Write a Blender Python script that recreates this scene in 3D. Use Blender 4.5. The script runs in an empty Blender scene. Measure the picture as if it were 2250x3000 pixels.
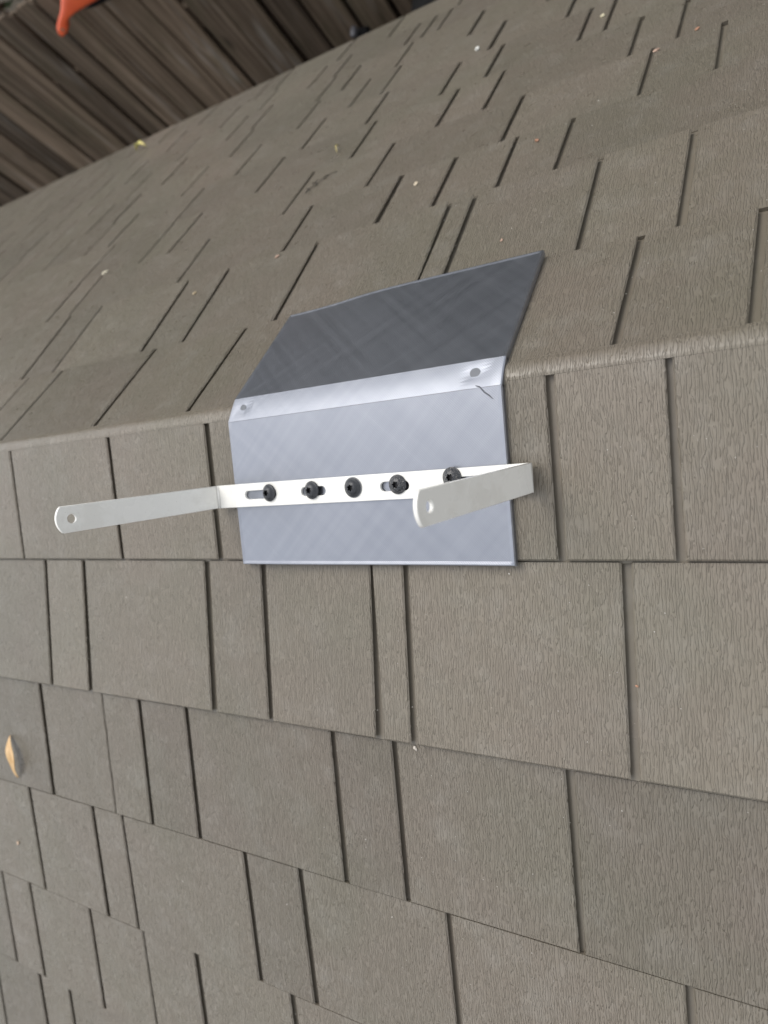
import bpy, bmesh, math, random
from mathutils import Vector, Matrix
random.seed(11)
R_ = math.radians
scene = bpy.context.scene
Z0 = 2.34                                   # height of the shed ridge above the ground

# ------------------------------------------------------------------ camera
cam_d = bpy.data.cameras.new('camera'); cam = bpy.data.objects.new('camera', cam_d)
scene.collection.objects.link(cam); scene.camera = cam
W2C = Matrix(((0.8404, 0.1257, -0.5271), (0.0334, 0.9589, 0.2819), (0.5409, -0.2545, 0.8017)))
CAM = Vector((0.4043, -0.2023, 0.3735 + Z0))
cam.matrix_world = Matrix.Translation(CAM) @ W2C.transposed().to_4x4()
cam_d.sensor_fit = 'VERTICAL'; cam_d.sensor_height = 36.0; cam_d.lens = 2112.4 / 3000 * 36
cam_d.clip_start = 0.02; cam_d.clip_end = 300
cam_d.dof.use_dof = True
fp = Vector((0.19, -0.09, Z0 - 0.02)) - CAM
cam_d.dof.focus_distance = -(W2C @ fp).z
cam_d.dof.aperture_fstop = 7.0

# ------------------------------------------------------------------ sky, sun, exposure
SUN_EL, SUN_AZ = R_(66), math.atan2(-0.75, 0.45)      # high behind thin cloud, from -x and a little from +y
world = bpy.data.worlds.new('World'); scene.world = world; world.use_nodes = True
wn = world.node_tree.nodes; wl = world.node_tree.links
sky = wn.new('ShaderNodeTexSky'); sky.sky_type = 'NISHITA'; sky.sun_disc = False
sky.sun_elevation = SUN_EL; sky.sun_rotation = SUN_AZ; sky.dust_density = 1.8; sky.air_density = 1.0; sky.ozone_density = 0.6
cloud = wn.new('ShaderNodeHueSaturation'); cloud.inputs['Saturation'].default_value = 0.22       # a thin even cloud cover takes the blue out
wl.new(sky.outputs[0], cloud.inputs['Color']); wl.new(cloud.outputs[0], wn['Background'].inputs[0]); wn['Background'].inputs[1].default_value = 0.15
sun_d = bpy.data.lights.new('sun', 'SUN'); sun_d.energy = 0.7; sun_d.angle = R_(34); sun_d.color = (1.0, 0.95, 0.88)
sun = bpy.data.objects.new('sun', sun_d); scene.collection.objects.link(sun)
sdir = Vector((math.sin(SUN_AZ) * math.cos(SUN_EL), math.cos(SUN_AZ) * math.cos(SUN_EL), math.sin(SUN_EL)))
sun.rotation_euler = (-sdir).to_track_quat('-Z', 'Y').to_euler(); sun.location = sdir * 20
scene.view_settings.view_transform = 'Standard'; scene.view_settings.look = 'None'
scene.view_settings.gamma = 1.0; scene.view_settings.use_curve_mapping = False
scene.view_settings.exposure = 0.78

# ------------------------------------------------------------------ helpers
COL = scene.collection
def tag(o, label=None, cat=None, group=None, kind=None):
    if label: o['label'] = label
    if cat: o['category'] = cat
    if group: o['group'] = group
    if kind: o['kind'] = kind
    return o
def empty(name, loc):
    o = bpy.data.objects.new(name, None); o.empty_display_size = 0.05; COL.objects.link(o); o.location = loc; return o
def build(name, verts, faces, mat, parent=None, org=None, uvs=None, smooth=False):
    """one mesh object; verts are world points, org the world point of its top-level thing"""
    org = Vector(org) if org is not None else Vector((0, 0, 0))
    me = bpy.data.meshes.new(name)
    me.from_pydata([tuple(Vector(v) - org) for v in verts], [], faces)
    if uvs:
        uvl = me.uv_layers.new(name='UVMap')
        for l in me.loops: uvl.data[l.index].uv = uvs[l.vertex_index]
    if smooth: me.shade_smooth()
    if mat: me.materials.append(mat)
    return link(name, me, parent, org)
def link(name, me, parent=None, org=None):
    o = bpy.data.objects.new(name, me); COL.objects.link(o)
    if parent is not None: o.parent = parent
    elif org is not None: o.location = org
    return o
def fix_normals(me):
    bm = bmesh.new(); bm.from_mesh(me); bmesh.ops.recalc_face_normals(bm, faces=bm.faces); bm.to_mesh(me); bm.free()

class NT:
    """small node tree helper"""
    def __init__(s, name):
        s.m = bpy.data.materials.new(name); s.m.use_nodes = True
        s.n = s.m.node_tree.nodes; s.l = s.m.node_tree.links; s.b = s.n['Principled BSDF']
    def node(s, t, **kw):
        x = s.n.new(t)
        for k, v in kw.items(): setattr(x, k, v)
        return x
    def ln(s, a, b): s.l.new(a, b)
    def mapping(s, src, scale=(1, 1, 1), rot=(0, 0, 0), loc=(0, 0, 0)):
        m = s.node('ShaderNodeMapping'); m.inputs['Scale'].default_value = scale
        m.inputs['Rotation'].default_value = rot; m.inputs['Location'].default_value = loc
        s.ln(src, m.inputs[0]); return m.outputs[0]
    def noise(s, vec, scale, detail=2.0, rough=0.5, dist=0.0):
        x = s.node('ShaderNodeTexNoise'); x.inputs['Scale'].default_value = scale; x.inputs['Detail'].default_value = detail
        x.inputs['Roughness'].default_value = rough; x.inputs['Distortion'].default_value = dist
        s.ln(vec, x.inputs['Vector']); return x.outputs['Fac']
    def ramp(s, fac, stops, interp='LINEAR'):
        r = s.node('ShaderNodeValToRGB'); r.color_ramp.interpolation = interp
        e = r.color_ramp.elements
        while len(e) < len(stops): e.new(0.5)
        for i, (p, c) in enumerate(stops):
            e[i].position = p; e[i].color = (c, c, c, 1) if not isinstance(c, tuple) else (*c, 1)
        s.ln(fac, r.inputs[0]); return r.outputs[0]
    def mix(s, fac, a, b, mode='MIX'):
        x = s.node('ShaderNodeMix', data_type='RGBA', blend_type=mode)
        for sock, v in ((x.inputs[0], fac), (x.inputs[6], a), (x.inputs[7], b)):
            if hasattr(v, 'links'): s.ln(v, sock)
            elif isinstance(v, tuple): sock.default_value = (*v, 1)
            else: sock.default_value = v
        return x.outputs[2]
    def math(s, op, a, b=None):
        x = s.node('ShaderNodeMath', operation=op)
        for i, v in enumerate((a, b)):
            if v is None: continue
            if hasattr(v, 'links'): s.ln(v, x.inputs[i])
            else: x.inputs[i].default_value = v
        return x.outputs[0]
    def bump(s, h, strength, dist, normal=None):
        x = s.node('ShaderNodeBump'); x.inputs['Strength'].default_value = strength; x.inputs['Distance'].default_value = dist
        s.ln(h, x.inputs['Height'])
        if normal: s.ln(normal, x.inputs['Normal'])
        return x.outputs[0]
    def set(s, **kw):
        for k, v in kw.items():
            sock = s.b.inputs[k.replace('_', ' ')]
            if hasattr(v, 'links'): s.ln(v, sock)
            elif isinstance(v, tuple): sock.default_value = (*v, 1) if len(v) == 3 else v
            else: sock.default_value = v
        return s.m

def plain(name, col, rough=0.6, **kw):
    t = NT(name); return t.set(Base_Color=col, Roughness=rough, **kw)

def mat_shingle(name, grain=True, sheen_tint=False):
    t = NT(name)
    geo = t.node('ShaderNodeNewGeometry').outputs['Position']
    info = t.node('ShaderNodeObjectInfo').outputs['Random']
    tone = t.ramp(t.noise(geo, 9.0, 3.0, 0.55), [(0.36, 0.0), (0.64, 1.0)])
    a, b = (0.172, 0.153, 0.117), (0.184, 0.157, 0.124)
    if sheen_tint: a, b = tuple(k * 1.12 for k in a), tuple(k * 1.12 for k in b)  # sheen on near top rows and ridge, painted as a lighter base colour
    col = t.mix(tone, a, b)
    patch = t.ramp(t.noise(geo, 34.0, 4.0, 0.62), [(0.50, 0.0), (0.78, 1.0)])
    col = t.mix(t.math('MULTIPLY', patch, 0.22), col, (0.33, 0.315, 0.28))                 # chalky bloom on old plastic
    dirt = t.ramp(t.noise(geo, 5.0, 5.0, 0.6, 0.4), [(0.46, 0.0), (0.72, 1.0)])
    col = t.mix(t.math('MULTIPLY', dirt, 0.30), col, (0.155, 0.140, 0.112))
    hsv = t.node('ShaderNodeHueSaturation'); t.ln(col, hsv.inputs['Color'])
    t.ln(t.math('ADD', t.math('MULTIPLY', info, 0.17), 0.915), hsv.inputs['Value'])
    if grain:
        uv = t.node('ShaderNodeUVMap').outputs[0]
        wv = t.node('ShaderNodeTexWave', wave_type='BANDS', bands_direction='X', wave_profile='SIN')
        for k, q in (('Scale', 175.0), ('Distortion', 8.0), ('Detail', 2.0), ('Detail Scale', 1.5), ('Detail Roughness', 0.65)): wv.inputs[k].default_value = q
        t.ln(t.mapping(uv, (1, 0.22, 1)), wv.inputs['Vector'])
        brk = t.noise(t.mapping(uv, (760, 130, 1)), 1.0, 1.5, 0.5, 0.5)                       # breaks the ridges into short worms
        f = t.math('ADD', t.math('MULTIPLY', wv.outputs['Fac'], 0.36), t.math('MULTIPLY', brk, 1.25))
        pl = t.ramp(f, [(0.62, 0.0), (0.86, 1.0)], 'EASE')
        nb = t.bump(pl, 0.95, 0.00066)
        wave = t.noise(geo, 26.0, 2.0)
        nb = t.bump(wave, 0.35, 0.0016, nb)
        t.set(Normal=nb)
    else:
        t.set(Normal=t.bump(t.noise(geo, 500.0, 2.0), 0.25, 0.0004))
    rg = t.ramp(t.noise(geo, 60.0, 3.0), [(0.3, 0.27), (0.7, 0.40)])
    return t.set(Base_Color=hsv.outputs[0], Roughness=rg, Specular_IOR_Level=0.45)
M_SH = mat_shingle('grained_plastic'); M_CAP = mat_shingle('grained_plastic_sheen', True, True); M_SLOT = mat_shingle('smooth_plastic', False)

def mat_print(name):
    t = NT(name)
    uv = t.node('ShaderNodeUVMap').outputs[0]
    d1 = t.mapping(uv, (1, 1, 1), (0, 0, R_(45)))
    band = t.noise(t.mapping(d1, (5, 170, 1)), 1.0, 2.0, 0.5)
    d2 = t.mapping(uv, (1, 1, 1), (0, 0, R_(-42)))
    band2 = t.noise(t.mapping(d2, (4, 120, 1)), 1.0, 2.0, 0.5)
    cloud = t.noise(uv, 22.0, 3.0)
    f = t.math('ADD', t.math('MULTIPLY', band, 0.45), t.math('ADD', t.math('MULTIPLY', band2, 0.35), t.math('MULTIPLY', cloud, 0.2)))
    col = t.mix(t.ramp(f, [(0.36, 0.0), (0.64, 1.0)]), (0.312, 0.328, 0.366), (0.350, 0.364, 0.402))
    wv = t.node('ShaderNodeTexWave', wave_type='BANDS', bands_direction='X'); wv.inputs['Scale'].default_value = 260.0
    wv.inputs['Distortion'].default_value = 0.6; wv.inputs['Detail'].default_value = 1.0
    t.ln(d1, wv.inputs['Vector'])
    streak = t.ramp(t.noise(t.mapping(d2, (3, 160, 1)), 1.0, 1.0), [(0.62, 0.0), (0.68, 1.0)])
    wv2 = t.node('ShaderNodeTexWave', wave_type='BANDS', bands_direction='X'); wv2.inputs['Scale'].default_value = 240.0
    wv2.inputs['Distortion'].default_value = 0.6; t.ln(d2, wv2.inputs['Vector'])
    h = t.math('ADD', t.math('ADD', wv.outputs['Fac'], t.math('MULTIPLY', wv2.outputs['Fac'], 0.6)), t.math('MULTIPLY', streak, 0.5))
    nb = t.bump(h, 0.22, 0.00020)
    nb = t.bump(t.noise(uv, 30.0, 2.0), 0.12, 0.0012, nb)
    rg = t.ramp(f, [(0.3, 0.27), (0.7, 0.36)])
    return t.set(Base_Color=col, Roughness=rg, Metallic=0.88, Specular_IOR_Level=0.6, Normal=nb)
M_PRINT = mat_print('silky_print')

def mat_white(name):
    t = NT(name)
    g = t.node('ShaderNodeNewGeometry').outputs['Position']
    sm = t.ramp(t.noise(g, 46.0, 4.0, 0.6), [(0.50, 0.0), (0.60, 1.0)])
    col = t.mix(t.math('MULTIPLY', sm, 0.45), (0.86, 0.845, 0.79), (0.74, 0.72, 0.66))
    sp = t.ramp(t.noise(g, 900.0, 1.0), [(0.76, 0.0), (0.80, 1.0)])
    col = t.mix(t.math('MULTIPLY', sp, 0.5), col, (0.25, 0.22, 0.19))
    return t.set(Base_Color=col, Roughness=t.ramp(t.noise(g, 45.0, 2.0), [(0.3, 0.16), (0.7, 0.34)]), Specular_IOR_Level=0.5,
                 Normal=t.bump(t.noise(g, 420.0, 2.0), 0.12, 0.0003), Coat_Weight=0.12, Coat_Roughness=0.2)
M_WHITE = mat_white('white_powder_coat')

def mat_screw(name, worn):
    t = NT(name)
    g = t.node('ShaderNodeNewGeometry').outputs['Position']
    sp = t.ramp(t.noise(g, 1700.0, 2.0), [(0.62 - 0.05 * worn, 0.0), (0.70 - 0.05 * worn, 1.0)])
    col = t.mix(t.math('MULTIPLY', sp, 0.25 + 0.5 * worn), (0.034, 0.036, 0.040), (0.36, 0.34, 0.31))
    return t.set(Base_Color=col, Roughness=0.42, Specular_IOR_Level=0.5, Normal=t.bump(t.noise(g, 2500.0, 2.0), 0.25, 0.0002))
M_SCREW = mat_screw('black_oxide', 0.0); M_SCREW_W = mat_screw('black_oxide_worn', 1.0)
M_RECESS = plain('recess_black', (0.008, 0.008, 0.009), 0.5)

def mat_wood(name):
    t = NT(name)
    oc = t.node('ShaderNodeTexCoord').outputs['Object']
    info = t.node('ShaderNodeObjectInfo').outputs['Random']
    add = t.node('ShaderNodeVectorMath', operation='ADD'); t.ln(oc, add.inputs[0])
    cmb = t.node('ShaderNodeCombineXYZ')
    t.ln(t.math('MULTIPLY', info, 37.0), cmb.inputs[0]); t.ln(t.math('MULTIPLY', info, 11.0), cmb.inputs[2]); t.ln(cmb.outputs[0], add.inputs[1])
    v = add.outputs[0]
    g1 = t.noise(t.mapping(v, (52, 10, 1.5)), 1.0, 5.0, 0.62, 0.7)
    g2 = t.noise(t.mapping(v, (220, 30, 5)), 1.0, 4.0, 0.6, 0.3)
    f = t.math('ADD', t.math('MULTIPLY', g1, 0.72), t.math('MULTIPLY', g2, 0.28))
    col = t.mix(t.ramp(f, [(0.33, 0.0), (0.66, 1.0)]), (0.038, 0.023, 0.013), (0.265, 0.200, 0.142))
    grey = t.ramp(t.noise(t.mapping(v, (26, 6, 2.2)), 1.0, 4.0, 0.6), [(0.56, 0.0), (0.74, 1.0)])
    col = t.mix(t.math('MULTIPLY', grey, 0.7), col, (0.36, 0.33, 0.29))
    moss = t.ramp(t.noise(t.mapping(v, (7, 7, 2.5)), 1.0, 4.0, 0.65), [(0.50, 0.0), (0.72, 1.0)])
    col = t.mix(t.math('MULTIPLY', moss, 0.5), col, (0.055, 0.055, 0.026))
    kn = t.node('ShaderNodeTexVoronoi'); kn.inputs['Scale'].default_value = 1.0; t.ln(t.mapping(v, (9, 5, 3.2)), kn.inputs['Vector'])
    knot = t.ramp(kn.outputs['Distance'], [(0.06, 1.0), (0.14, 0.0)])
    col = t.mix(t.math('MULTIPLY', knot, 0.6), col, (0.020, 0.013, 0.009))
    hsv = t.node('ShaderNodeHueSaturation'); t.ln(col, hsv.inputs['Color'])
    t.ln(t.math('ADD', t.math('MULTIPLY', info, 0.75), 0.50), hsv.inputs['Value'])
    return t.set(Base_Color=hsv.outputs[0], Roughness=0.75, Normal=t.bump(f, 0.8, 0.004), Specular_IOR_Level=0.25)
M_WOOD = mat_wood('weathered_wood')

def mat_leaf(name, c1, c2):
    t = NT(name); info = t.node('ShaderNodeNewGeometry').outputs['Random Per Island']
    return t.set(Base_Color=t.mix(info, c1, c2), Roughness=0.6)
M_FOL = mat_leaf('leaf_green', (0.020, 0.036, 0.012), (0.050, 0.075, 0.024))
M_FOLB = mat_leaf('leaf_brown', (0.050, 0.028, 0.014), (0.120, 0.075, 0.035))
M_BARK = plain('bark', (0.07, 0.055, 0.04), 0.9)

# ------------------------------------------------------------------ ground
def mat_ground():
    t = NT('soil_and_grass'); g = t.node('ShaderNodeNewGeometry').outputs['Position']
    c = t.mix(t.ramp(t.noise(g, 1.5, 6.0, 0.6), [(0.4, 0.0), (0.6, 1.0)]), (0.045, 0.032, 0.020), (0.060, 0.048, 0.026))
    return t.set(Base_Color=c, Roughness=0.95, Normal=t.bump(t.noise(g, 40.0, 5.0), 0.8, 0.03))
S = 150
build('ground', [(-S, -S, 0), (S, -S, 0), (S, S, 0), (-S, S, 0)], [(0, 1, 2, 3)], mat_ground())['kind'] = 'structure'

# ------------------------------------------------------------------ shed roof: section lines (y, z relative to the ridge)
NEAR = [(-0.012, 0.0), (-0.1064, -0.0402), (-0.2273, -0.0837), (-0.3388, -0.1359), (-0.4478, -0.1871), (-0.5537, -0.237)]
for k in range(4): NEAR.append((NEAR[-1][0] - 0.1040, NEAR[-1][1] - 0.0490))
FAR = [(0.012, 0.0), (0.1167, -0.0466), (0.2306, -0.0897), (0.3178, -0.1288), (0.4111, -0.1705), (0.5042, -0.2123),
       (0.5963, -0.2535), (0.6895, -0.2949), (0.782, -0.336), (0.8722, -0.3764), (0.9648, -0.4177)]
STEP_N = {2: 0.0030, 3: 0.0055}; STEP_F = {2: 0.0022, 3: 0.0045}
TH = 0.0058; SLOT_D = 0.0048
class Row:
    def __init__(s, side, i):
        E = NEAR if side == 'n' else FAR
        st = (STEP_N if side == 'n' else STEP_F).get(i, 0.0 if i == 1 else 0.0016)
        s.a = Vector((0, E[i-1][0], E[i-1][1] + Z0 - st)); s.b = Vector((0, E[i][0], E[i][1] + Z0))
        d = s.b - s.a; s.L = d.length; s.s = d.normalized()
        s.n = Vector((0, -s.s.z, s.s.y)); s.n = s.n if s.n.z > 0 else -s.n
    def pt(s, x, v, h=0.0): return s.a + s.s * v + s.n * h + Vector((x, 0, 0))
ROWS = {('n', i): Row('n', i) for i in range(1, len(NEAR))}
ROWS.update({('f', i): Row('f', i) for i in range(1, len(FAR))})
X0, X1 = -1.75, 0.85
# slot centres along the ridge, row by row (metres)
SL = {('n', 1): [-.3107, -.1536, -.0288, .060, .1500, .2585, .3258], ('n', 2): [-.2783, -.2157, -.0484, .0142, (.1172, 'g'), .1455, .2948],
      ('n', 3): [-.3088, (-.2059, 't'), -.1522, -.0896, .0713, .1261, .2539], ('n', 4): [-.3569, -.2461, -.1997, -.0377, .0230, .1576, .3166],
      ('n', 5): [-.4475, -.3905, -.2805, (-.1954, 't'), -.1203, -.0041, .1130, .2400], ('n', 6): [-.500, -.4044, -.3466, -.2300, -.1000, .0400],
      ('n', 7): [-.540, -.4300, -.3300, -.2700], ('n', 8): [-.500, -.3900, -.3100],
      ('f', 1): [-.4090, -.3419, -.1838, -.0583, .0600, .1500, .2956, .3670], ('f', 2): [-.4326, -.3683, -.2124, -.1495, -.0282, (.1196, 'g'), .1442, .2515, .3198],
      ('f', 3): [-.5019, -.4509, -.2435, -.0820, .0343, .0958, .1586, .2118], ('f', 4): [-.5083, -.3800, -.3233, -.1293, -.0139, .1409, .2675, .3277],
      ('f', 5): [-.8056, -.7052, -.5928, -.5347, -.3873, -.2300, -.0791, .0372, .0941, .2455, .2887],
      ('f', 6): [-.7917, -.6800, -.6088, -.4438, -.3300, -.2058, -.1000, .0084, .0678, .1770, .2055],
      ('f', 7): [-.8700, -.7674, -.6600, -.5642, -.4037, -.2646, -.1702, -.1175, .0454, .1450, .2600],
      ('f', 8): [-1.0736, -.9500, -.8500, -.7465, -.6000, -.4761, -.4177, -.2792, -.2303, -.1323, -.0137, .1000, .2000],
      ('f', 9): [-1.1656, -1.050, -.9442, -.8200, -.7016, -.5552, -.4580, -.3453, -.2918, -.1545, -.1245, -.0953, .0500, .1500],
      ('f', 10): [-1.290, -1.170, -1.030, -.9000, -.8000, -.6772, -.5262, -.4743, -.3281, -.2213, -.0900, .0400]}
shed = empty('shed', (-0.45, 0, 0))
tag(shed, 'brown grey plastic shed with moulded shingle roof sloping both ways from its ridge', 'shed')
ORG = (-0.45, 0, 0)
# panel under the shingles
def ext(side):
    E = NEAR if side == 'n' else FAR
    return [ROWS[(side, i)] for i in range(1, len(E))]
prof = []
for r in reversed(ext('n')):
    k = SLOT_D * r.n.y / r.s.y
    prof += [r.pt(0, r.L + k, -SLOT_D), r.pt(0, k if r is not ROWS[('n', 1)] else -.0088, -SLOT_D)]
for r in ext('f'):
    k = SLOT_D * r.n.y / r.s.y
    prof += [r.pt(0, k if r is not ROWS[('f', 1)] else -.0010, -SLOT_D), r.pt(0, r.L + k, -SLOT_D)]
e0 = prof[0] + Vector((0, -0.002, -0.045)); e1 = prof[-1] + Vector((0, 0.002, -0.045))
prof = [e0] + prof + [e1]
vs = []; fs = []
for p in prof: vs += [Vector((X0, p.y, p.z)), Vector((X1, p.y, p.z))]
for i in range(len(prof) - 1): fs.append((2*i, 2*i+1, 2*i+3, 2*i+2))
roof = build('roof', vs, fs, M_SLOT, shed, ORG)
fix_normals(roof.data)
def wallbox(a, b):
    (x0, y0, z0), (x1, y1, z1) = a, b
    v = [(x, y, z) for z in (z0, z1) for y in (y0, y1) for x in (x0, x1)]
    return v, [(0, 1, 3, 2), (4, 6, 7, 5), (0, 4, 5, 1), (2, 3, 7, 6), (0, 2, 6, 4), (1, 5, 7, 3)]
yn, zn = prof[1].y + 0.06, prof[1].z - 0.05; yf, zf = prof[-2].y - 0.06, prof[-2].z - 0.05
M_WALL = plain('shed_wall_plastic', (0.30, 0.27, 0.22), 0.6)
for a, b in (((X0 + .06, yn, 0), (X1 - .06, yn + .02, zn)), ((X0 + .06, yf - .02, 0), (X1 - .06, yf, zf))):
    v, f = wallbox(a, b); build('wall', v, f, M_WALL, shed, ORG)
for x in (X0 + .06, X1 - .08):                                   # gable ends
    pts = [(yn + .021, 0), (yf - .021, 0), (yf - .021, zf), (0, Z0 - .03), (yn + .021, zn)]
    v = [(x, y, z) for y, z in pts] + [(x + .02, y, z) for y, z in pts]
    f = [(4, 3, 2, 1, 0), (5, 6, 7, 8, 9)] + [(i, (i+1) % 5, 5 + (i+1) % 5, 5 + i) for i in range(5)]
    build('wall', v, f, M_WALL, shed, ORG)

CH = 0.0011; UC = 0.0042
def shingle_geo(row, xa, xb, v0, ga=0.0, gb=0.0):
    """chamfered slab: xa, xb its side edges, v0 where it starts below the row above; ga, gb widen the joint downhill.
    The right-hand edge is undercut, shaped to darken the slots."""
    L = row.L; h = random.uniform(-.0003, .0002) if v0 > 0 else 0.0
    j = [random.uniform(-.0007, .0007) for _ in range(4)]
    base = [(xa + j[0], v0), (xb + j[1], v0), (xb - gb + j[2], L), (xa + ga + j[3], L)]
    foot = [base[0], (base[1][0] - UC, v0), (base[2][0] - UC, L), base[3]]
    inn = [(base[0][0] + CH, v0), (base[1][0] - CH, v0), (base[2][0] - CH, L - CH), (base[3][0] + CH, L - CH)]
    v = [row.pt(x, q, -TH) for x, q in foot] + [row.pt(x, q, h - CH) for x, q in base] + [row.pt(x, q, h) for x, q in inn]
    off = random.uniform(0, 3.0) if v0 > 0 else 0.0
    uv = [(x, q + off) for x, q in base] * 2 + [(x, q + off) for x, q in inn]
    f = [(8, 9, 10, 11), (4, 8, 11, 7), (5, 6, 10, 9), (7, 11, 10, 6), (0, 4, 7, 3), (1, 2, 6, 5), (3, 7, 6, 2), (4, 5, 9, 8), (0, 1, 5, 4)]
    if row.s.y > 0: f = [tuple(reversed(q)) for q in f]
    return v, f, uv
def project(P):
    q = W2C @ (Vector(P) - CAM)
    if q.z > -0.02: return None
    return (1125 + 2112.4 * q.x / -q.z, 1500 - 2112.4 * q.y / -q.z)
def in_frame(pts, m=40):
    for p in pts:
        q = project(p)
        if q and -m < q[0] < 2250 + m and -m < q[1] < 3000 + m: return True
    return False
rest_v, rest_f, rest_uv = [], [], []
RIDGE_V = {'n': -0.0088, 'f': -0.0010}          # where the first row's slots begin, measured on each slope
seen = 0
for key, row in ROWS.items():
    ctr = sorted(SL.get(key, [0.0]), key=lambda q: q[0] if isinstance(q, tuple) else q)
    ctr = [(q if isinstance(q, tuple) else (q, 'w')) for q in ctr]
    def free(x): return (key[0] == 'f' and key[1] >= 5 and x < 0) or not in_frame([row.pt(x, row.L * k / 4) for k in range(5)], -8)
    x = ctr[0][0]
    while x > X0 + .09:
        x -= random.choice((.06, .09, .12, .15))
        if free(x): ctr.insert(0, (x, 'w'))
    x = ctr[-1][0]
    while x < X1 - .09:
        x += random.choice((.06, .09, .12, .15))
        if free(x): ctr.append((x, 'w'))
    ctr = [q for q in ctr if X0 + .03 < q[0] < X1 - .03]
    hw = [({'t': .0010, 'g': .0004}[k] if k in 'tg' else (random.uniform(.0020, .0028) if key[0] == 'n' else random.uniform(.0022, .0030))) for _, k in ctr]
    edges = [(X0, 0.0, 0.0)] + [(q[0], w, .0026 if q[1] == 'g' else 0.0) for q, w in zip(ctr, hw)] + [(X1, 0.0, 0.0)]
    v0 = RIDGE_V[key[0]] + .0001 if key[1] == 1 else 0.0002
    for (xa, wa, ga), (xb, wb, gb) in zip(edges[:-1], edges[1:]):
        v, f, uv = shingle_geo(row, xa + wa, xb - wb, v0, ga, gb)
        n = 6
        smp = [row.pt(xa + (xb - xa) * i / n, row.L * j / 3) for i in range(n + 1) for j in range(4)]
        if in_frame(smp) and seen < 298:
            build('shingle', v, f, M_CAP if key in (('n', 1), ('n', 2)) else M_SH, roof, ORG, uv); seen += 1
        else:
            b = len(rest_v); rest_v += v; rest_f += [tuple(i + b for i in q) for q in f]; rest_uv += uv
o = build('shingle_field', rest_v, rest_f, M_SH, roof, ORG, rest_uv); o['kind'] = 'stuff'
# rounded ridge: two caps that meet under the saddle
def bez(a, b, c, n=6):
    return [a * (1-t)**2 + b * 2*t*(1-t) + c * t*t for t in [i / n for i in range(n + 1)]]
rn, rf = ROWS[('n', 1)], ROWS[('f', 1)]
RN, RF = RIDGE_V['n'], RIDGE_V['f']
def smooth_line(P, n=4):
    out = []
    for i in range(len(P) - 1):
        a, b, c, d = P[max(i-1, 0)], P[i], P[i+1], P[min(i+2, len(P)-1)]
        for k in range(n):
            t = k / n; out.append(.5 * ((2*b) + (c-a)*t + (2*a - 5*b + 4*c - d)*t*t + (3*b - a - 3*c + d)*t**3))
    return out + [P[-1]]
crest = [(-.0012, .0043), (.0030, .0042), (.0062, .0034), (.0084, .0022)]
pr = [rn.pt(0, RN, -TH)] + smooth_line([rn.pt(0, RN), rn.pt(0, RN - .0006)] + [Vector((0, y, Z0 + z)) for y, z in crest] +
     [rf.pt(0, RF - .0006), rf.pt(0, RF)]) + [rf.pt(0, RF, -TH)]
arc = [0.0]
for a, b in zip(pr[:-1], pr[1:]): arc.append(arc[-1] + (b - a).length)
for xa, xb in ((X0, .1185), (.1193, X1)):
    vs, fs, uvs = [], [], []
    for p, s in zip(pr, arc):
        for x in (xa, xb): vs.append(Vector((x, p.y, p.z))); uvs.append((x, RN - (s - TH)))
    for i in range(1, len(pr) - 2): fs.append((2*i, 2*i+1, 2*i+3, 2*i+2))
    for i, j in ((1, 0), (len(pr) - 2, len(pr) - 1)):                   # turned-down ends that close the slots
        k = len(vs); vs += [vs[2*i], vs[2*i+1], vs[2*j+1], vs[2*j]]; uvs += [uvs[2*i]] * 4; fs.append((k, k+1, k+2, k+3))
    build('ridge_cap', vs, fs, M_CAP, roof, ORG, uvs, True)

# ------------------------------------------------------------------ printed saddle plate over the ridge
SORG = (0.115, 0, Z0)
saddle = empty('ridge_saddle', SORG)
tag(saddle, 'blue grey 3D printed plastic saddle plate folded over the roof ridge', 'mounting plate')
ST = 0.004
def flap_geo(row, vtop, vend, lift, nx=46, nv=16):
    """plate over one slope: rounded outer edge, a fine raised border, and a thickness"""
    vs, fs, uvs = [], [], []
    def prof_h(d):                                   # height by distance from the free border
        if d < .0006: return -.0007
        if d < .0030: return 0.00035
        return 0.0
    us = sorted(set([0, .0006, .0012, .0030, .0034, .23, .2294, .2288, .2270, .2266] + [.23 * i / nx for i in range(1, nx)]))
    ds = sorted(set([0, .0006, .0012, .0030, .0034] + [.110 * i / nv for i in range(1, nv)] + [.110]))
    nu = len(us)
    for d in ds:                                      # d runs from the free end up to the crease
        t = 1 - d / .110
        for u in us:
            ve = vend(u); v = ve - (ve - vtop) * (1 - t)
            dd = min(u, .23 - u, d)
            vs.append(row.pt(u, v, ST + prof_h(dd) + lift(u, t))); uvs.append((u, v))
    for j in range(len(ds) - 1):
        for i in range(nu - 1):
            a = j * nu + i; fs.append((a, a + 1, a + nu + 1, a + nu))
    n0 = len(vs)                                      # skirt down to the roof
    ring = [i for i in range(nu)] + [j * nu + nu - 1 for j in range(1, len(ds))]
    ring = [j * nu for j in range(len(ds) - 1, 0, -1)] + ring
    for r in ring:
        vs.append(vs[r] - row.n * (ST - .0009)); uvs.append(uvs[r])
    for k in range(len(ring) - 1): fs.append((ring[k], n0 + k, n0 + k + 1, ring[k + 1]))
    return vs, fs, uvs
def sig(x, c, w): return 1 / (1 + math.exp(-(x - c) / w))
VN, VF = -0.0065, -0.0008
v, f, uv = flap_geo(rn, VN, lambda u: .1055, lambda u, t: .0007 * math.sin(u * 27) * t)
fl = build('flap', v, f, M_PRINT, saddle, SORG, uv); fix_normals(fl.data)
v, f, uv = flap_geo(rf, VF, lambda u: .1085 + .0063 * sig(u, .062, .013), lambda u, t: .0012 * t * t * sig(u, .06, .02))
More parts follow.
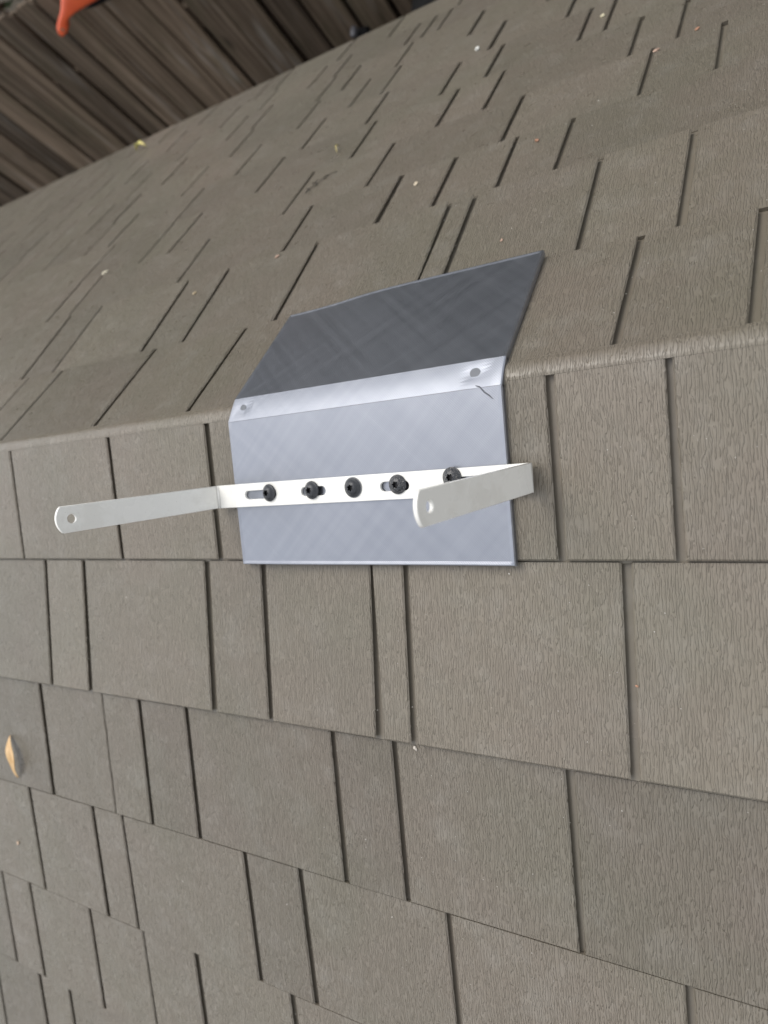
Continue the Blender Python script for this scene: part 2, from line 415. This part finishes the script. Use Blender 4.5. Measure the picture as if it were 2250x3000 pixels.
fl2 = build('flap', v, f, M_PRINT, saddle, SORG, uv); fix_normals(fl2.data)
ca, cb = rn.pt(0, VN, ST), rf.pt(0, VF, ST)
vs, fs, uvs = [], [], []
us = [0, .0008, .0030] + [.23 * i / 30 for i in range(1, 30)] + [.2270, .2292, .23]
us = sorted(set(us)); nk = 8
for k in range(nk + 1):
    t = k / nk; p = ca.lerp(cb, t); up = .0003 * math.sin(math.pi * t) + .0004
    for u in us:
        e = min(u, .23 - u); hh = up - (.0006 if e < .0004 else 0)
        dent = -.0009 * math.exp(-(((u - .2105) / .006)**2 + ((t - .5) / .28)**2)) - .0007 * math.exp(-(((u - .0125) / .005)**2 + ((t - .5) / .25)**2))
        wr = .00018 * math.sin(u * 520 + 3 * t) * math.exp(-((u - .217) / .012)**2)
        vs.append(Vector((u, p.y, p.z + hh + dent + wr))); uvs.append((u, -.02 * t + .3))
nu = len(us)
for k in range(nk):
    for i in range(nu - 1):
        a = k * nu + i; fs.append((a, a + 1, a + nu + 1, a + nu))
n0 = len(vs)
for i in (0, nu - 1):
    for k in range(nk + 1): q = vs[k * nu + i]; vs.append(Vector((q.x, q.y, q.z - .0045))); uvs.append(uvs[k * nu + i])
for e, i in enumerate((0, nu - 1)):
    for k in range(nk): fs.append((k * nu + i, (k+1) * nu + i, n0 + e * (nk+1) + k + 1, n0 + e * (nk+1) + k))
crown = build('crown_strip', vs, fs, M_PRINT, saddle, SORG, uvs); fix_normals(crown.data)
M_PLUG = plain('hole_plug', (0.13, 0.14, 0.155), 0.5)
def disc(cx, cy, cz, r, n=18, h=.0004, slope=0.0):
    v = [Vector((cx, cy, cz + h))] ; f = []
    for k in range(n):
        a = 2 * math.pi * k / n; rr = r * (1 + .05 * math.sin(3 * a + cx * 90))
        v.append(Vector((cx + rr * math.cos(a), cy + rr * math.sin(a), cz + h * .6 + slope * math.sin(a) * rr)))
    for k in range(n): f.append((0, 1 + k, 1 + (k + 1) % n))
    m = len(v)
    for k in range(n): v.append(v[1 + k] - Vector((0, 0, .0022)))
    for k in range(n): f.append((1 + k, m + k, m + (k+1) % n, 1 + (k+1) % n))
    return v, f
mid = ca.lerp(cb, .5)
for u, r in ((.0125, .0030), (.2105, .0036)):
    v, f = disc(u, mid.y + .001, mid.z + .0001, r); build('plug', v, f, M_PLUG, saddle, SORG)
# ragged little crack by the right-hand plug
cv, cf_ = [], []
pts = [(.2125, -.006), (.2155, -.0072), (.2180, -.0105), (.2215, -.0128), (.2235, -.0150)]
for k, (u, y) in enumerate(pts):
    w = (.00012, .00030, .00015, .00028, .0001)[k]
    z = (ca.z + .0006) if y > -.0078 else rn.a.z + (y - rn.a.y) / rn.s.y * rn.s.z + ST / rn.n.z + .0004
    cv += [Vector((u - w, y - w, z)), Vector((u + w, y + w, z + .0002))]
    if k: cf_.append((2*k - 2, 2*k - 1, 2*k + 1, 2*k))
build('crack', cv, cf_, plain('crack_dark', (0.10, 0.10, 0.11), 0.7), saddle, SORG)

# ------------------------------------------------------------------ white bracket bolted to the near flap
BT = 0.0025; NB = ST + .0002                           # bar thickness, height of its underside
BORG = rn.pt(.115, .051, NB)
bracket = empty('mounting_bracket', BORG)
tag(bracket, 'white coated steel U bracket with slotted bar and two upright arms on the saddle', 'bracket')
def plate(name, outline, holes, M, parent, org, mat, th=BT):
    """flat plate with holes: 2-D outlines in metres, M takes it to the world"""
    cu = bpy.data.curves.new('tmp', 'CURVE'); cu.dimensions = '2D'; cu.fill_mode = 'BOTH'
    bev = .00045; cu.extrude = th / 2 - bev; cu.bevel_depth = bev; cu.bevel_resolution = 2; cu.offset = -bev
    for pts in [outline] + holes:
        sp = cu.splines.new('POLY'); sp.points.add(len(pts) - 1); sp.use_cyclic_u = True
        for p, q in zip(sp.points, pts): p.co = (q[0], q[1], 0, 1)
    tmp = bpy.data.objects.new('tmp', cu); COL.objects.link(tmp)
    dg = bpy.context.evaluated_depsgraph_get(); dg.update()
    me = bpy.data.meshes.new_from_object(tmp.evaluated_get(dg))
    bpy.data.objects.remove(tmp); bpy.data.curves.remove(cu)
    me.name = name; me.materials.clear(); me.materials.append(mat)
    me.transform(Matrix.Translation(-Vector(org)) @ M)
    return link(name, me, parent)
def stadium(xa, xb, r, y=0.0, n=9):
    p = [(xb - r + r * math.cos(a), y + r * math.sin(a)) for a in [-math.pi/2 + math.pi * i / n for i in range(n + 1)]]
    return p + [(xa + r + r * math.cos(a), y + r * math.sin(a)) for a in [math.pi/2 + math.pi * i / n for i in range(n + 1)]]
BW = 0.018
def frame(o, ex, ey, ez):
    return Matrix(((ex.x, ey.x, ez.x, o.x), (ex.y, ey.y, ez.y, o.y), (ex.z, ey.z, ez.z, o.z), (0, 0, 0, 1)))
EX = Vector((1, 0, 0)); up_s = -rn.s
RI = .0014; RO = RI + BT
CXR, CXL = .2468 - RO, -.0150                          # bend centres
Mb = frame(rn.pt(0, .0509, NB + BT / 2), EX, up_s, rn.n)
plate('bar', [(CXL, -BW/2), (CXR, -BW/2), (CXR, BW/2), (CXL, BW/2)],
      [stadium(.0122, .0438, .0033), stadium(.0680, .0905, .0033), stadium(.1106, .1178, .0034), stadium(.1372, .1600, .0033), stadium(.1862, .2178, .0033)],
      Mb, bracket, BORG, M_WHITE)
def bend_and_arm(cx, sx, dx, dn, ds, length, hole):
    """sx: +1 right end, -1 left end; (dx, dn): direction of the arm in the bar's own plane"""
    l = math.hypot(dx, dn); dx /= l; dn /= l
    c0 = rn.pt(cx, .0509, NB + BT + RI)
    turn = math.atan2(dn, dx * sx)                      # angle turned from the bar's run to the arm
    vs, fs = [], []; N = 8
    for i in range(N + 1):
        a = -math.pi/2 + turn * i / N
        ux, un = math.cos(a) * sx, math.sin(a)
        for r in (RI, RO):
            for w in (-BW/2, BW/2): vs.append(c0 + EX * ux * r + rn.n * un * r + up_s * w)
    for i in range(N):
        a, b = 4*i, 4*i + 4
        fs += [(a, b, b + 1, a + 1), (a + 2, a + 3, b + 3, b + 2), (a, a + 2, b + 2, b), (a + 1, b + 1, b + 3, a + 3)]
    bd = build('bend', vs, fs, M_WHITE, bracket, BORG, None, True); fix_normals(bd.data)
    a = -math.pi/2 + turn
    rad = EX * math.cos(a) * sx + rn.n * math.sin(a)
    o = c0 + rad * (RI + BT / 2)
    d = (EX * dx + rn.n * dn + rn.s * ds).normalized(); wd = (up_s - d * up_s.dot(d)).normalized()
    bulge = .0038
    out = [(0, -BW/2), (length - bulge, -BW/2)]
    n = 14; rr = ((BW/2)**2 + bulge**2) / (2 * bulge); h = math.asin(BW / 2 / rr)
    for i in range(1, n): t = -h + 2 * h * i / n; out.append((length - rr + rr * math.cos(t), rr * math.sin(t)))
    out += [(length - bulge, BW/2), (0, BW/2)]
    circ = [(length - hole + .0031 * math.cos(q), .0031 * math.sin(q)) for q in [2 * math.pi * i / 20 for i in range(20)]]
    ez = d.cross(wd)
    plate('arm', out, [circ], frame(o, d, wd, ez), bracket, BORG, M_WHITE)
bend_and_arm(CXR, 1, -.082, .996, .041, .1225, .0108)
bend_and_arm(CXL, -1, -.137, .990, .016, .1300, .0108)

# ------------------------------------------------------------------ screws
M_WASH = plain('worn_grey_steel', (0.16, 0.165, 0.17), 0.5)
def screw_parts(x, v, worn, label, turn, tilt):
    washer = 'round hole' in label; lift = .0003 if washer else 0.0
    o = rn.pt(x, v, NB + BT + .0001 + lift)
    t = empty('screw', o); tag(t, label, 'screw', 'black screws holding the white bracket')
    nrm = (rn.n + EX * tilt[0] + up_s * tilt[1]).normalized()
    ex = (EX - nrm * EX.dot(nrm)).normalized(); M = frame(o, ex, nrm.cross(ex), nrm)
    n = 48
    prof = [(.0064, 0.0), (.0066, .0004), (.0065, .0009), (.0060, .0012), (.0054, .0015), (.0050, .0022), (.0041, .0031), (.0033, .0036)]
    vs, fs = [], []
    for r, z in prof:
        for k in range(n): a = 2 * math.pi * k / n; vs.append(M @ Vector((r * math.cos(a), r * math.sin(a), z)))
    def star(a): return .0021 + .00038 * math.cos(6 * a + turn)
    base = len(prof)
    for k in range(n): a = 2 * math.pi * k / n; r = star(a); vs.append(M @ Vector((r * math.cos(a), r * math.sin(a), .0039)))
    for j in range(base):
        for k in range(n): fs.append((j*n + k, j*n + (k+1) % n, (j+1)*n + (k+1) % n, (j+1)*n + k))
    hd = build('head', vs, fs, M_SCREW_W if worn else M_SCREW, t, o, None, True); fix_normals(hd.data)
    vs, fs = [], []
    for z in (.00395, .0016):
        for k in range(n): a = 2 * math.pi * k / n; r = star(a) * (1 if z > .002 else .93); vs.append(M @ Vector((r * math.cos(a), r * math.sin(a), z)))
    for k in range(n): fs.append((k, (k+1) % n, n + (k+1) % n, n + k))
    fs.append(tuple(range(n, 2 * n)))
    rc = build('recess', vs, fs, M_RECESS, hd, o)
    vs, fs = [], []
    for z in (.0002, -.0060):
        for k in range(16): a = 2 * math.pi * k / 16; vs.append(M @ Vector((.0024 * math.cos(a), .0024 * math.sin(a), z)))
    for k in range(16): fs.append((k, (k+1) % 16, 16 + (k+1) % 16, 16 + k))
    build('shank', vs, fs, M_SCREW, t, o, None, True)
    if washer:
        vs, fs = [], []
        for r, z in ((.0030, .0004), (.0062, .0004), (.0071, .0002), (.0073, -.00005)):
            for k in range(n): a = 2 * math.pi * k / n; vs.append(M @ Vector((r * math.cos(a), r * math.sin(a), z)))
        for j in range(3):
            for k in range(n): fs.append((j*n + k, j*n + (k+1) % n, (j+1)*n + (k+1) % n, (j+1)*n + k))
        ws = build('washer', vs, fs, M_WASH, t, o, None, True); fix_normals(ws.data)
for x, v, w, lab, tn, tl in (
        (.0376, .0500, 0, 'leftmost black screw, in the long slot nearest the left arm', .3, (-.10, .02)),
        (.0785, .0500, 0, 'black screw second from the left in a short slot of the bar', 1.4, (-.08, .03)),
        (.1150, .0500, 0, 'middle black screw in the round hole of the white bar', 2.3, (0, 0)),
        (.1516, .0498, 1, 'black screw with white worn flecks just left of the near arm tip', .9, (.02, 0)),
        (.1926, .0474, 1, 'worn black screw partly hidden behind the right arm of the bracket', 0, (0, .02))):
    screw_parts(x, v, w, lab, tn, tl)

# ------------------------------------------------------------------ fence beyond the shed
FY = 2.05; FT = 1.83
gaps = [-1.237, -1.371, -1.492, -1.615, -1.755, -1.872, -1.987, -2.115, -2.254, -2.369, -2.493, -2.624, -2.752, -2.895, -3.032]
while gaps[0] < 1.0: gaps.insert(0, gaps[0] + random.uniform(.120, .140))
while gaps[-1] > -4.6: gaps.append(gaps[-1] - random.uniform(.120, .140))
FORG = (-1.8, FY, 0)
fence = empty('wooden_fence', FORG)
tag(fence, 'dark weathered wooden fence of upright boards beyond the roof edge', 'fence')
for a, b in zip(gaps[:-1], gaps[1:]):
    g = random.uniform(.006, .010); x1, x0 = a - g, b + g
    y = FY + random.uniform(-.006, .006); top = FT + random.uniform(-.012, .010); th = .017; le = random.uniform(-.004, .004)
    cx = random.uniform(.018, .030)
    pts = [(x0, .03), (x1, .03), (x1 + le, top - cx), (x1 + le - cx, top), (x0 + le + cx, top), (x0 + le, top - cx)]
    tw = random.uniform(-.004, .004)
    v = [(x, y + (tw if x > (x0 + x1) / 2 else -tw), z) for x, z in pts] + [(x, y + th + (tw if x > (x0 + x1) / 2 else -tw), z) for x, z in pts]
    f = [(5, 4, 3, 2, 1, 0)[::-1], (11, 10, 9, 8, 7, 6)] + [(i, (i+1) % 6, 6 + (i+1) % 6, 6 + i)[::-1] for i in range(6)]
    bd = build('board', v, f, M_WOOD, fence, FORG); fix_normals(bd.data)
    bv = bd.modifiers.new('bevel', 'BEVEL'); bv.width = .003; bv.segments = 1
for a, b in zip(gaps[:-1], gaps[1:]):                     # added boards behind the fence keep light out of the gaps
    v, f = wallbox(((a + b) / 2 - .066, FY + .070, .03), ((a + b) / 2 + .056, FY + .086, FT - .03)); v = [(x - .065, y, z) for x, y, z in v]
    build('gap_shade_board', v, f, M_WOOD, fence, FORG)
for z in (.35, 1.45):
    v, f = wallbox((gaps[-1], FY + .025, z), (gaps[0], FY + .063, z + .09)); build('rail', v, f, M_WOOD, fence, FORG)

# ------------------------------------------------------------------ things on the fence
def sweep(path, n=14):
    """path: (centre, half width along a, half depth along b, a, b); rounded section"""
    vs, fs = [], []
    for c, ra, rb, a, b in path:
        for k in range(n):
            t = 2 * math.pi * k / n; ct, st = math.cos(t), math.sin(t)
            e = .6
            vs.append(c + a * (ra * math.copysign(abs(ct)**e, ct)) + b * (rb * math.copysign(abs(st)**e, st)))
    m = len(path)
    for j in range(m - 1):
        for k in range(n): fs.append((j*n + k, j*n + (k+1) % n, (j+1)*n + (k+1) % n, (j+1)*n + k))
    fs += [tuple(range(n))[::-1], tuple(range((m-1)*n, m*n))]
    return vs, fs
OY = 1.955
def px(u, v, Y):
    r = W2C.transposed() @ Vector(((u - 1125) / 2112.4, -(v - 1500) / 2112.4, -1)); t = (Y - CAM.y) / r.y
    return CAM + r * t
def path_px(rows, Y, depth):
    out = []
    for (l, r) in rows:
        A, B = px(*l, Y), px(*r, Y); a = (B - A); w = a.length / 2
        out.append(((A + B) / 2, w, depth, a.normalized(), Vector((0, 1, 0))))
    return out
ORANGE = NT('orange_plastic'); gg = ORANGE.node('ShaderNodeNewGeometry').outputs['Position']
M_OR = ORANGE.set(Base_Color=ORANGE.mix(ORANGE.ramp(ORANGE.noise(gg, 25.0, 3.0), [(0.4, 0.0), (0.7, 1.0)]), (0.85, 0.135, 0.045), (0.76, 0.110, 0.040)), Roughness=0.38)
M_BLK = plain('black_plastic', (0.008, 0.008, 0.008), 0.8, Specular_IOR_Level=0.2)
rows = [((181, 97), (189, 97)), ((172, 92), (198, 91)), ((167, 80), (203, 80)), ((168, 68), (203, 69)), ((172, 52), (201, 56)), ((176, 38), (211, 41)),
        ((178, 22), (232, 26)), ((178, 4), (263, 8)), ((178, -18), (300, -12)), ((182, -45), (335, -40)), ((200, -75), (350, -75)), ((235, -100), (345, -100))]
tool_o = px(230, 0, OY)
tool = empty('garden_tool', tool_o)
tag(tool, 'bright orange plastic garden tool with rounded handle end hanging at the fence top', 'garden tool')
v, f = sweep(path_px(rows, OY, .016)); hb = build('handle', v, f, M_OR, tool, tool_o, None, True); fix_normals(hb.data)
v, f = sweep(path_px([((252, 20), (262, 16)), ((255, 12), (285, 12)), ((262, -2), (312, 0)), ((275, -20), (345, -18)), ((300, -60), (370, -60))], OY + .045, .014))
gb = build('grip', v, f, M_BLK, tool, tool_o, None, True); fix_normals(gb.data)
hc = px(187, 77, OY); v = []; f = []  # hole in the handle end, drawn as a brown disc
for k in range(12): a = 2 * math.pi * k / 12; v.append(hc + Vector((.007 * math.cos(a), -.0165, .007 * math.sin(a))))
for k in range(12): a = 2 * math.pi * k / 12; v.append(hc + Vector((.007 * math.cos(a), -.010, .007 * math.sin(a))))
f = [tuple(range(12))] + [(k, (k+1) % 12, 12 + (k+1) % 12, 12 + k) for k in range(12)]
build('hole_disc', v, f, plain('hole_brown', (0.30, 0.16, 0.10), 0.6), hb, tool_o)
# a black fitting and a larger black shape, just above the roof edge
bo = px(1062, 92, 1.98)
fit = empty('fence_fitting', bo); tag(fit, 'small black plastic fitting with a grey knob on the fence boards', 'fitting')
rows = [((1040, 96), (1046, 112)), ((1048, 90), (1056, 118)), ((1060, 86), (1070, 122)), ((1072, 84), (1082, 122)), ((1080, 88), (1088, 116))]
v, f = sweep(path_px(rows, 1.98, .022)); q = build('housing', v, f, M_BLK, fit, bo, None, True); fix_normals(q.data)
v, f = sweep([(px(1036, 96, 1.95) + Vector((0, d, 0)), r, r, Vector((1, 0, 0)), Vector((0, 0, 1))) for d, r in ((-.016, .003), (-.012, .008), (0, .010), (.02, .010))])
q = build('knob', v, f, plain('grey_plastic', (0.12, 0.12, 0.13), 0.4), fit, bo, None, True); fix_normals(q.data)
bo = px(1250, 0, 1.96)
blk_shape = empty('black_shape', bo); tag(blk_shape, 'large black rounded shape against the fence at the top picture edge', 'box')
rows = [((1208, -2), (1290, 50)), ((1222, -14), (1320, 45)), ((1250, -60), (1400, 30)), ((1270, -105), (1440, 0)), ((1285, -120), (1440, -15))]
v, f = sweep(path_px(rows, 1.93, .10)); q = build('tub', v, f, M_BLK, blk_shape, bo, None, True); fix_normals(q.data)

# ------------------------------------------------------------------ shrubs and added trees beyond the fence
def crown_mesh(name, centre, rad, n, size, mat, clumps=26):
    rnd = random.Random(name + str(centre)); vs, fs = [], []
    cl = []
    for _ in range(clumps):
        d = Vector((rnd.gauss(0, 1), rnd.gauss(0, 1), rnd.gauss(0, 1))).normalized() * (rnd.random()**.4)
        cl.append((Vector((d.x * rad.x, d.y * rad.y, d.z * rad.z)), rnd.uniform(.25, .48)))
    for _ in range(n):
        c, s = rnd.choice(cl)
        p = centre + c + Vector((rnd.gauss(0, 1) * rad.x, rnd.gauss(0, 1) * rad.y, rnd.gauss(0, 1) * rad.z)) * s * .45
        a = Vector((rnd.gauss(0, 1), rnd.gauss(0, 1), rnd.gauss(0, .6))).normalized(); b = a.orthogonal().normalized()
        b = (Matrix.Rotation(rnd.uniform(0, 6.28), 3, a) @ b); L = size * rnd.uniform(.6, 1.3)
        k = len(vs); vs += [p - a * L, p + b * L * .45, p + a * L, p - b * L * .45 + Vector((0, 0, .1 * L))]; fs.append((k, k+1, k+2, k+3))
    return vs, fs
def trunk(base, top, r0, r1, n=8):
    vs, fs = [], []; m = 6
    for j in range(m + 1):
        t = j / m; c = base.lerp(top, t) + Vector((math.sin(t * 5) * .05, math.cos(t * 4) * .04, 0)) * t; r = r0 + (r1 - r0) * t
        for k in range(n): a = 2 * math.pi * k / n; vs.append(c + Vector((r * math.cos(a), r * math.sin(a), 0)))
    for j in range(m):
        for k in range(n): fs.append((j*n + k, j*n + (k+1) % n, (j+1)*n + (k+1) % n, (j+1)*n + k))
    return vs, fs
def limbs(base, rad, rnd):
    vs, fs = [], []
    for _ in range(6):
        d = Vector((rnd.uniform(-1, 1) * rad.x, rnd.uniform(-1, 1) * rad.y, rnd.uniform(.2, 1) * rad.z)) * .8
        v, f = trunk(base, base + d, .04, .012, 6); k = len(vs); vs += v; fs += [tuple(i + k for i in q) for q in f]
    return vs, fs
ADDED_TREES = [((-5.2, 4.6), 5.8, 'added unseen dense dark tree behind the fence, farthest along it'), ((-3.0, 5.4), 6.2, 'added unseen tall dark tree behind the fence near the orange tool'),
         ((-0.9, 4.9), 6.0, 'added unseen dark leafy tree behind the middle of the fence'), ((1.4, 5.2), 5.9, 'added unseen dark leafy tree behind the fence by the near end'), ((-7.6, 5.0), 6.3, 'added unseen broad dark tree at the far end of the row behind the fence')]
for i, ((x, y), h, lab) in enumerate(ADDED_TREES):  # unseen trees, added to darken the saddle's reflections and block low sky
    base = Vector((x, y, 0)); t = empty('tree', base); tag(t, lab, 'tree', 'unseen trees added to darken reflections')
    rad = Vector((1.75, 1.3, h * .38)); c = Vector((x, y, h * .62))
    v, f = trunk(base, Vector((x, y, h * .55)), .13, .07); k = len(v)
    v2, f2 = limbs(Vector((x, y, h * .42)), rad, random.Random(i)); v += v2; f += [tuple(j + k for j in q) for q in f2]
    build('trunk', v, f, M_BARK, t, base, None, True)
    v, f = crown_mesh('crown%d' % i, c, rad, 9000, .085, M_FOL, 40); build('crown', v, f, M_FOL, t, base)
for i, (x, y, h, m, lab) in enumerate(((-2.95, 2.80, 1.62, M_FOLB, 'brown leaved shrub showing above the fence top in the corner'),
                                        (-4.5, 2.85, 1.6, M_FOL, 'dark green shrub behind the fence past the brown one'))):
    base = Vector((x, y, 0)); t = empty('shrub', base); tag(t, lab, 'shrub')
    v, f = trunk(base, Vector((x, y, h * .5)), .03, .015); build('trunk', v, f, M_BARK, t, base, None, True)
    v, f = crown_mesh('shrub%d' % i, Vector((x, y, h * .58)), Vector((.62, .42, h * .40)), 6000, .035, m, 34); build('crown', v, f, m, t, base)

# ------------------------------------------------------------------ litter on the roof
def leaf(name, P, s, n, L, Wd, curl, rot, mat, label, cat='leaf', lift=.0005, bend=0.0):
    a = (EX * math.cos(rot) + s * math.sin(rot)).normalized(); b = n.cross(a).normalized()
    vs, fs = [], []; N, K = 12, 5
    for i in range(N + 1):
        t = i / N; w = Wd * math.sin(math.pi * min(1, t * .94 + .05))**.8 * (1 - .25 * t)
        arch = curl * math.sin(math.pi * t) * L
        for k in range(K):
            q = (k / (K - 1) - .5) * 2
            z = lift + arch + abs(q)**1.6 * curl * w * 1.6 + .02 * L * math.sin(9 * t + q)
            vs.append(P + a * (t - .5) * L + b * (q * w * .5 * (1 - .35 * curl) + bend * L * (math.sin(math.pi * t) - .5)) + n * max(z, .0003))
    for i in range(N):
        for k in range(K - 1): c = i * K + k; fs.append((c, c + 1, c + K + 1, c + K))
    o = build(name, vs, fs, mat, None, P, None, True)
    sd = o.modifiers.new('thickness', 'SOLIDIFY'); sd.thickness = .0003
    return tag(o, label, cat)
def leafmat(name, c1, c2, sc=120.0):
    t = NT(name); g = t.node('ShaderNodeNewGeometry').outputs['Position']
    return t.set(Base_Color=t.mix(t.ramp(t.noise(g, sc, 3.0), [(0.35, 0.0), (0.65, 1.0)]), c1, c2), Roughness=0.55)
r = ROWS[('n', 3)]
leaf('dry_leaf', r.pt(-.3700, .0880), r.s, r.n, .047, .015, .13, R_(84), leafmat('tan_leaf', (0.72, 0.50, 0.27), (0.60, 0.38, 0.17)), 'curled tan dry leaf on the near roof slope', bend=.15)
r = ROWS[('f', 10)]
leaf('fallen_leaf', r.pt(-.8642, .0215), r.s, r.n, .034, .015, .28, R_(-5), leafmat('yellow_leaf', (0.52, 0.55, 0.12), (0.70, 0.55, 0.22)), 'small yellow green leaf near the far eave below the fence')
r = ROWS[('f', 5)]
leaf('leaf_stalk', r.pt(-.1144, .0445), r.s, r.n, .020, .0028, .25, R_(105), leafmat('straw', (0.50, 0.42, 0.18), (0.36, 0.30, 0.12)), 'thin bent straw coloured stalk on the far slope', 'stalk')
# dry twig
def tube(pts, r0, r1, n=6):
    vs, fs = [], []
    for j, p in enumerate(pts):
        d = (pts[min(j+1, len(pts)-1)] - pts[max(j-1, 0)]).normalized(); a = d.orthogonal().normalized(); b = d.cross(a)
        r_ = r0 + (r1 - r0) * j / (len(pts) - 1)
        for k in range(n): t = 2 * math.pi * k / n; vs.append(p + a * r_ * math.cos(t) + b * r_ * math.sin(t))
    for j in range(len(pts) - 1):
        for k in range(n): fs.append((j*n + k, j*n + (k+1) % n, (j+1)*n + (k+1) % n, (j+1)*n + k))
    fs += [tuple(range(n))[::-1], tuple(range((len(pts)-1)*n, len(pts)*n))]
    return vs, fs
r = ROWS[('f', 4)]; M_TW = plain('twig_bark', (0.045, 0.038, 0.030), 0.8)
tw_o = r.pt(-.1027, .0504); tv, tf = [], []
for line in ([(-.118, .036), (-.110, .040), (-.1025, .052), (-.094, .066), (-.090, .078)], [(-.1025, .052), (-.107, .060), (-.112, .058), (-.116, .066)],
             [(-.1025, .052), (-.106, .064), (-.105, .070)], [(-.094, .066), (-.082, .070), (-.072, .078)], [(-.110, .040), (-.118, .045), (-.124, .052)]):
    v, f = tube([r.pt(-.1027 + (x + .1027) * .72, .0504 + (q - .0504) * .72, .0010 + .0018 * (j % 2)) for j, (x, q) in enumerate(line)], .0006, .0003); k = len(tv); tv += v; tf += [tuple(i + k for i in q) for q in f]
tag(build('dry_twig', tv, tf, M_TW, None, tw_o, None, True), 'small dark branching dry twig on the far roof slope', 'twig')
def crumb(name, side, i, x, v, size, col, label, cat, seed):
    rnd = random.Random(seed); row = ROWS[(side, i)]; P = row.pt(x, v)
    bm = bmesh.new(); bmesh.ops.create_icosphere(bm, subdivisions=2, radius=1)
    a = rnd.uniform(0, 3.1)
    ex, ey = EX * math.cos(a) + row.s * math.sin(a), row.s * math.cos(a) - EX * math.sin(a)
    for q in bm.verts:
        k = 1 + .28 * math.sin(5 * q.co.x + seed) * math.cos(4 * q.co.y + seed) + .1 * rnd.uniform(-1, 1)
        c = q.co * k; p = ex * c.x * size + ey * c.y * size * .62 + row.n * (c.z * size * .35 + size * .30); q.co = p
    me = bpy.data.meshes.new(name); bm.to_mesh(me); bm.free(); me.materials.append(leafmat(name + '_mat', col, tuple(k * .65 for k in col), 400.0))
    o = bpy.data.objects.new(name, me); COL.objects.link(o); o.location = P
    return tag(o, label, cat, 'crumbs of bark and petal on the roof')
PETAL, PALE, RUST = (0.50, 0.34, 0.25), (0.62, 0.58, 0.48), (0.44, 0.23, 0.14)
for k, (sd, i, x, v, s, c, nm, lab, cat) in enumerate((
    ('f', 3, -.4457, .0946, .0050, (0.70, 0.64, 0.48), 'pale_flake', 'cream flake lying alone on the far slope at the left picture edge', 'flake'),
    ('f', 3, -.2426, .0917, .0022, (0.06, 0.05, 0.04), 'dark_crumb', 'single dark round crumb on the far slope left of the twig', 'crumb'),
    ('f', 2, -.0767, .1116, .0028, PETAL, 'bud_scale', 'pinkish bud scale left of the saddle and below the dark twig', 'bud scale'),
    ('f', 2, -.1823, .0858, .0026, (0.58, 0.46, 0.28), 'seed', 'small tan seed on the far slope well left of the saddle', 'seed'),
    ('f', 7, .0256, .0213, .0050, (0.78, 0.78, 0.72), 'white_flake', 'bright white flake high on the far slope, the whitest one', 'flake'),
    ('f', 3, .1827, .0691, .0026, RUST, 'rust_crumb', 'rusty orange round crumb above the far corner of the saddle', 'crumb'),
    ('f', 5, .3048, .0054, .0028, RUST, 'petal', 'orange petal at the foot of a slot near the top right corner', 'petal'),
    ('f', 4, .2719, .0867, .0032, PETAL, 'petal', 'pink petal stuck at the head of a slot near top right', 'petal'),
    ('f', 6, .1968, .0493, .0036, (0.74, 0.68, 0.46), 'pale_seed', 'pale yellow seed near the top edge of the picture', 'seed'),
    ('f', 3, .0613, .0601, .0036, (0.68, 0.58, 0.42), 'wood_chip', 'cream wood chip between two slots above the saddle', 'chip'),
    ('f', 2, .1870, .0368, .0019, PETAL, 'bud_scale', 'tiny pink bud scale just beyond the saddle far edge', 'bud scale'),
    ('n', 4, -.3963, .0730, .0026, (0.68, 0.50, 0.36), 'seed', 'tan seed on the near slope below the curled leaf', 'seed'),
    ('n', 3, .1440, .0025, .0018, (0.66, 0.60, 0.52), 'paint_flake', 'pale flake caught under the lower edge of the upper shingle panel', 'flake'),
    ('n', 2, .2985, .0716, .0010, RUST, 'rust_crumb', 'tiny rusty crumb inside a slot at the right of the near slope', 'crumb'))):
    crumb(nm, sd, i, x, v, s, c, lab, cat, k + 1)
# dust: hundreds of tiny pale flecks
rnd = random.Random(5); dv, df = [], []
keys = [('n', i) for i in range(1, 7)] + [('f', i) for i in range(1, 10)]
for _ in range(1900):
    key = rnd.choice(keys); row = ROWS[key]
    x = rnd.uniform(-.55, .42) if key[0] == 'n' else rnd.uniform(-.9, .42); q = rnd.uniform(.02 if key[1] == 1 else .004, row.L - .004)
    if key[1] == 1 and -.03 < x < .26: continue
    s = rnd.uniform(.00020, .00052) * (1.7 if rnd.random() < .10 else 1); a = rnd.uniform(0, 3.14)
    c = row.pt(x, q, .0001); u = (EX * math.cos(a) + row.s * math.sin(a)) * s; w = (row.s * math.cos(a) - EX * math.sin(a)) * s * rnd.uniform(.3, .9)
    k = len(dv); dv += [c - u, c + w, c + u, c - w, c + row.n * s * .6]; df += [(k, k+1, k+4), (k+1, k+2, k+4), (k+2, k+3, k+4), (k+3, k, k+4)]
tag(build('dust', dv, df, plain('dust_pale', (0.62, 0.59, 0.53), 0.6)), 'fine pale dust flecks scattered over the roof shingles', 'dust', kind='stuff')
